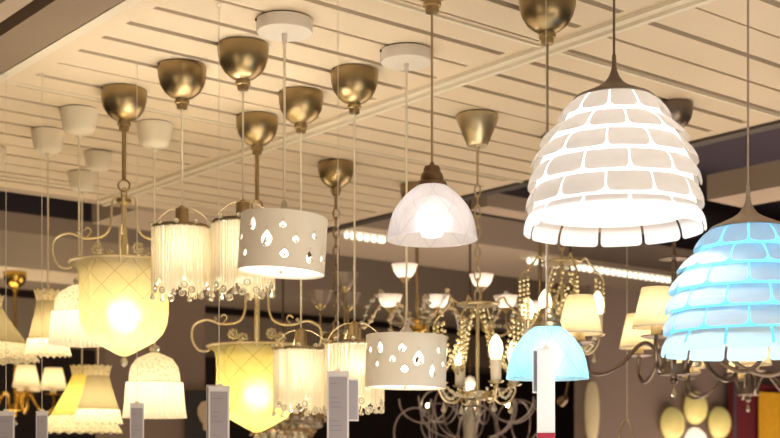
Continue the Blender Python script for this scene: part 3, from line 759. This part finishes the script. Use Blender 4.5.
# ================================================================== PRICE TAGS
def tag_lamp(px, D, ytop, ybot, wpx, label, rz=0., second=None, cardmat=paper_g, edge=paper, red=False, hot=False):
    t = thing('hanging_price_tag', at(px, D), label, 'price tag', 'price tags hanging on thin wires')
    zt = zy(ytop, D)-CEIL; zb = zy(ybot, D)-CEIL; w = wpx*D/F
    h = MB().torus((0,0,-.008), .005, .0012, 'y', 14, 5); obj('ceiling_hook', h, wire_m, t)
    cord(t, -.012, zt, .0009, wire_m, 'wire')
    R = Matrix.Rotation(rz, 3, 'Z'); H = zt-zb
    c = obj('card', MB().box((0,0,-H/2),(w,.0012,H)), edge, t, (0,0,zt), (0,0,rz), smooth=False)
    if not hot: obj('printed_sheet', MB().box((0,-.0011,-H/2-.003),(w*.82,.0008,H-.022)), cardmat, c, smooth=False)
    pl = MB(); rnd = random.Random(int(px))
    n = int(H/.011)
    for i in range(2, n-1):
        if hot or i % 5 in (3,4): continue
        ww = w*rnd.uniform(.25,.62); pl.box((-w*.34+ww/2, -.0018, -i*.011-.008), (ww,.0004,.0012))
    obj('printed_lines', pl, ink, c, smooth=False)
    obj('clip', MB().box((0,-.001,.0),(.012,.006,.010)), wire_m, c, smooth=False)
    if red: obj('red_strip', MB().box((0,-.0016,-H+.012),(w*.98,.001,.035)), red_m, c, smooth=False)
    if second:
        dx, dz, w2, h2, rz2 = second
        b = obj('back_card', MB().box((0,0,-h2/2),(w2,.0012,h2)), edge, t, (dx,.012,zt+dz), (0,0,rz2), smooth=False)
        obj('printed_sheet', MB().box((0,-.0011,-h2/2),(w2*.86,.0008,h2*.92)), card_d if hot else cardmat, b, smooth=False)  # on the bright tag this dark sheet paints its curled side's shade
    return t
tag_lamp(137, 3.5, 403, 470, 14, 'white printed price tag hanging over the low pleated lace lamp')
tag_lamp(219, 3.05, 386, 480, 21, 'grey price tag with a folded back card before the yellow glass bell', second=(-.012,.004,.044,.2,-.3))
tag_lamp(338, 3.0, 371, 452, 22, 'grey printed price tag between two beaded fringe lamps with red foot', second=(.032,-.018,.034,.10,.3), red=True)
tag_lamp(546, 2.87, 347, 446, 18, 'bright white price tag hanging in front of the blue glass dome', cardmat=paper_hot, edge=paper_hot, hot=True, red=True, second=(-.019,-.004,.03,.10,.75))
tag_lamp(6, 3.6, 411, 470, 17, 'white printed price tag at lower corner beneath the wide beige skirt lamp')
tag_lamp(42, 3.6, 411, 470, 12, 'narrow white price tag left of the wide yellow skirt lamp')

# wire hook hanging near the right partition
t = thing('hanging_wire_hook', at(627, 5.0, HIGH), 'thin wire with looped hooks hanging before the brown partition wall', 'hook')
zz = zy(418, 5.0)-HIGH
cord(t, 0, zz, .0014, wire_m, 'wire')
m = MB()
m.tube([(0,0,0),(-.02,0,-.03),(-.03,0,-.09),(-.02,0,-.16)], .004, 6, 4); m.tube([(0,0,0),(.016,0,-.04),(.02,0,-.10),(.01,0,-.16)], .004, 6, 4)
m.torus((-.025,0,-.12), .018, .004, 'y', 16, 6, 1.8)
obj('looped_hook', m, brass_l, t, (0,0,zz))

# ================================================================== WALL PIECES, right
WN = math.atan2(D1.y, D1.x)
def onwall(px, y, v):     # where the sight line to (px) meets the plane v
    dx = (px-CX)/F; D = v/(-.632*dx+.775); return (dx*D, D, zy(y, D))
for (px, y, lab, mat) in [(692,408,'round cream wall lamp, topmost of the cluster of four','a'),(669,424,'round cream wall lamp, lower on the red display’s far side','a'),
                     (716,423,'round cream wall lamp, the one closest to the red display','a'),(692,444,'round bright white wall lamp at the bottom of the cluster','b')]:
    lab = lab.replace('lower on the red display’s far side', 'farthest from the red display')
    p = onwall(px, y, 4.885)
    t = thing('wall_lamp', p, lab, 'wall lamp', 'cluster of round wall lamps', rz=WN)
    obj('backplate', MB().lathe([(0,.0),(.06,0),(.06,.02),(0,.02)], 32), wmetal, t, rot=(PI/2,0,0))
    r = .102
    m = MB().lathe([(r,.018),(r*.98,.032),(r*.85,.052),(r*.6,.068),(r*.3,.077),(0,.08)], 40)
    g = obj('opal_glass', m, pbr('cream opal glass lit', (.80,.68,.26), .25, emit=.20, ecol=(1,.80,.26), noise=.3, nscale=9) if mat == 'a' else pbr('white opal glass lit', (.95,.9,.8), .3, emit=.85, ecol=(1,.9,.74)), t, rot=(PI/2,0,0))
p = onwall(592, 412, 4.85)
t = thing('wall_sconce', p, 'tall narrow cream wall sconce on the brown partition edge', 'wall lamp', rz=WN)
obj('backplate', MB().box((0,.02,0),(.05,.02,.22)), brass_l, t, smooth=False)
m = MB().lathe([(0,-.17),(.018,-.165),(.034,-.12),(.042,-.03),(.042,.05),(.034,.13),(.02,.168),(0,.172)], 24)
obj('shade', m, pbr('cream sconce glass', (.55,.44,.26), .3, emit=.10, ecol=(1,.8,.5)), t)
# red display with yellow textile
p = onwall(757, 392, 4.80); L = 1.9; Hh = 1.3
t = thing('display_panel', p, 'dark red display board with a yellow textile mounted on it', 'display board', rz=WN)
dep = p[1]
lx = -(onwall(757,384,4.8)[0]-onwall(735,384,4.8)[0])/D1.x
obj('board', MB().box((lx+L/2,.03,.05-Hh/2),(L,.04,Hh)), pbr('dark red board', (.13,.012,.018), .6), t, smooth=False)
obj('edge_strip', MB().box((lx,.0,.05-Hh/2),(.010,.012,Hh)), pbr('slate edge', (.07,.07,.11), .5), t, smooth=False)
m = MB(); n = 24; vs = []
for i in range(n+1):
    for z_ in (0, -1.2): vs.append((i/n*1.4, -.012+.008*math.sin(i*1.3), z_))
m.add(vs, [(2*i, 2*i+2, 2*i+3, 2*i+1) for i in range(n)])
obj('yellow_textile', m, pbr('yellow woven textile', (.72,.36,.01), .9, noise=.25, nscale=40), t)
# spotlight glint
t = thing('small_spotlight', (px2x(561,5.9), 5.9, zy(402,5.9)), 'tiny lit spotlight shining beyond the blue glass dome', 'spotlight')
obj('housing', MB().lathe([(0,.05),(.012,.05),(.02,.03),(.024,0),(.02,0)], 20), bronze, t, rot=(math.radians(70),0,.4))
obj('lens', MB().ball((0,0,0), .017, 12, 6, .4), glow('spot lens', (1,.9,.55), 3), t, (0,-.004,.0), rot=(math.radians(70),0,.4))
obj('mounting_stem', MB().tube([(0,.02,0),(.03,.05,.05),(.05,.06,.3),(.05,.06,HIGH-zy(402,5.9))], .005, 8, 3), bronze, t)
# framed picture of a bulb on the left divider
p = onwall(197, 392, 5.28) if False else (px2x(200,6.0), 6.0, zy(392,6.0))
t = thing('framed_picture', p, 'dark picture of a pale light bulb behind the grey price tag', 'picture')
obj('frame', MB().box((0,.02,-.14),(.16,.02,.32)), bronze, t, smooth=False)
obj('print', MB().box((0,.006,-.14),(.15,.004,.30)), pbr('near black print', (.018,.014,.02), .5), t, smooth=False)
m = MB().lathe([(0,.05),(.03,.043),(.047,.015),(.047,-.015),(.035,-.045),(.022,-.06),(.02,-.09),(0,-.092)], 24)
for i, v in enumerate(m.v): m.v[i] = (v[0], v[1]*.08, v[2])
obj('printed_bulb', m, pbr('pale bulb print', (.62,.5,.36), .6), t, (.036,-.001,-.09))

# ================================================================== LIGHTS
def area(loc, rot, size, w, col, sy=None):  # unseen area fills, added to brighten the ceiling and background
    l = bpy.data.lights.new('area', 'AREA'); l.energy = w; l.size = size; l.color = col
    if sy: l.shape = 'RECTANGLE'; l.size_y = sy
    o = bpy.data.objects.new('area_fill', l); C.objects.link(o); o.location = loc; o.rotation_euler = rot; return o
W = (1,.80,.53)
area((-.3,2.9,.5), (PI,0,0), 2.2, 23, (1,.83,.60))                 # added fill from below, standing in for unseen uplight
area((1.2,1.3,.7), (math.radians(180-20),0,math.radians(20)), 1.8, 42, (1,.87,.72))
area((-1.6,1.0,1.2), (math.radians(130),0,math.radians(-20)), 1.0, 6, W)
area((2.5,7.0,.4), (PI,0,0), 3.5, 130, (1,.80,.62))
area((-2.5,6.5,.4), (PI,0,0), 2.4, 60, W)
for (x,y,z,e) in [(.3,.2,1.0,5),(-.6,.6,.9,4),(1.1,.5,1.1,5),(0,2.0,.8,4)]:
    l = bpy.data.lights.new('fill_light','POINT'); l.energy = e; l.color = (1,.88,.7); l.shadow_soft_size = .09  # added point fills, unseen and low near the camera
    o = bpy.data.objects.new('fill_light', l); C.objects.link(o); o.location = (x,y,z)
l = bpy.data.lights.new('tag_fill', 'SPOT'); l.energy = 26; l.spot_size = math.radians(7); l.spot_blend = .6; l.color = (1,.97,.95); l.shadow_soft_size = .02  # added narrow beam that only brightens the white tag
o = bpy.data.objects.new('fill_light', l); C.objects.link(o); o.location = (.62,.9,1.45)
o.rotation_euler = (Vector((px2x(546,2.87), 2.87, zy(392,2.87)))-o.location).to_track_quat('-Z','Y').to_euler()
wd = bpy.data.worlds.new('w'); bpy.context.scene.world = wd; wd.use_nodes = True
wd.node_tree.nodes['Background'].inputs[0].default_value = (1,.80,.62,1)
wd.node_tree.nodes['Background'].inputs[1].default_value = .22

# ================================================================== CAMERA
cd = bpy.data.cameras.new('camera'); cam = bpy.data.objects.new('camera', cd); C.objects.link(cam)
cam.location = (0,0,EYE); cam.rotation_euler = (PI/2,0,0)
cd.sensor_width = 36; cd.lens = F/780*36; cd.shift_y = (HY-219)/780
cd.clip_start = .05; cd.clip_end = 60
cd.dof.use_dof = True; cd.dof.focus_distance = 3.0; cd.dof.aperture_fstop = 4.5
sc = bpy.context.scene; sc.camera = cam
sc.view_settings.view_transform = 'Standard'; sc.view_settings.look = 'None'; sc.view_settings.exposure = 0
try:
    sc.cycles.use_denoising = True; sc.cycles.max_bounces = 8; sc.cycles.transparent_max_bounces = 8
    sc.cycles.sample_clamp_indirect = 6; sc.cycles.caustics_reflective = False; sc.cycles.caustics_refractive = False
except Exception: pass
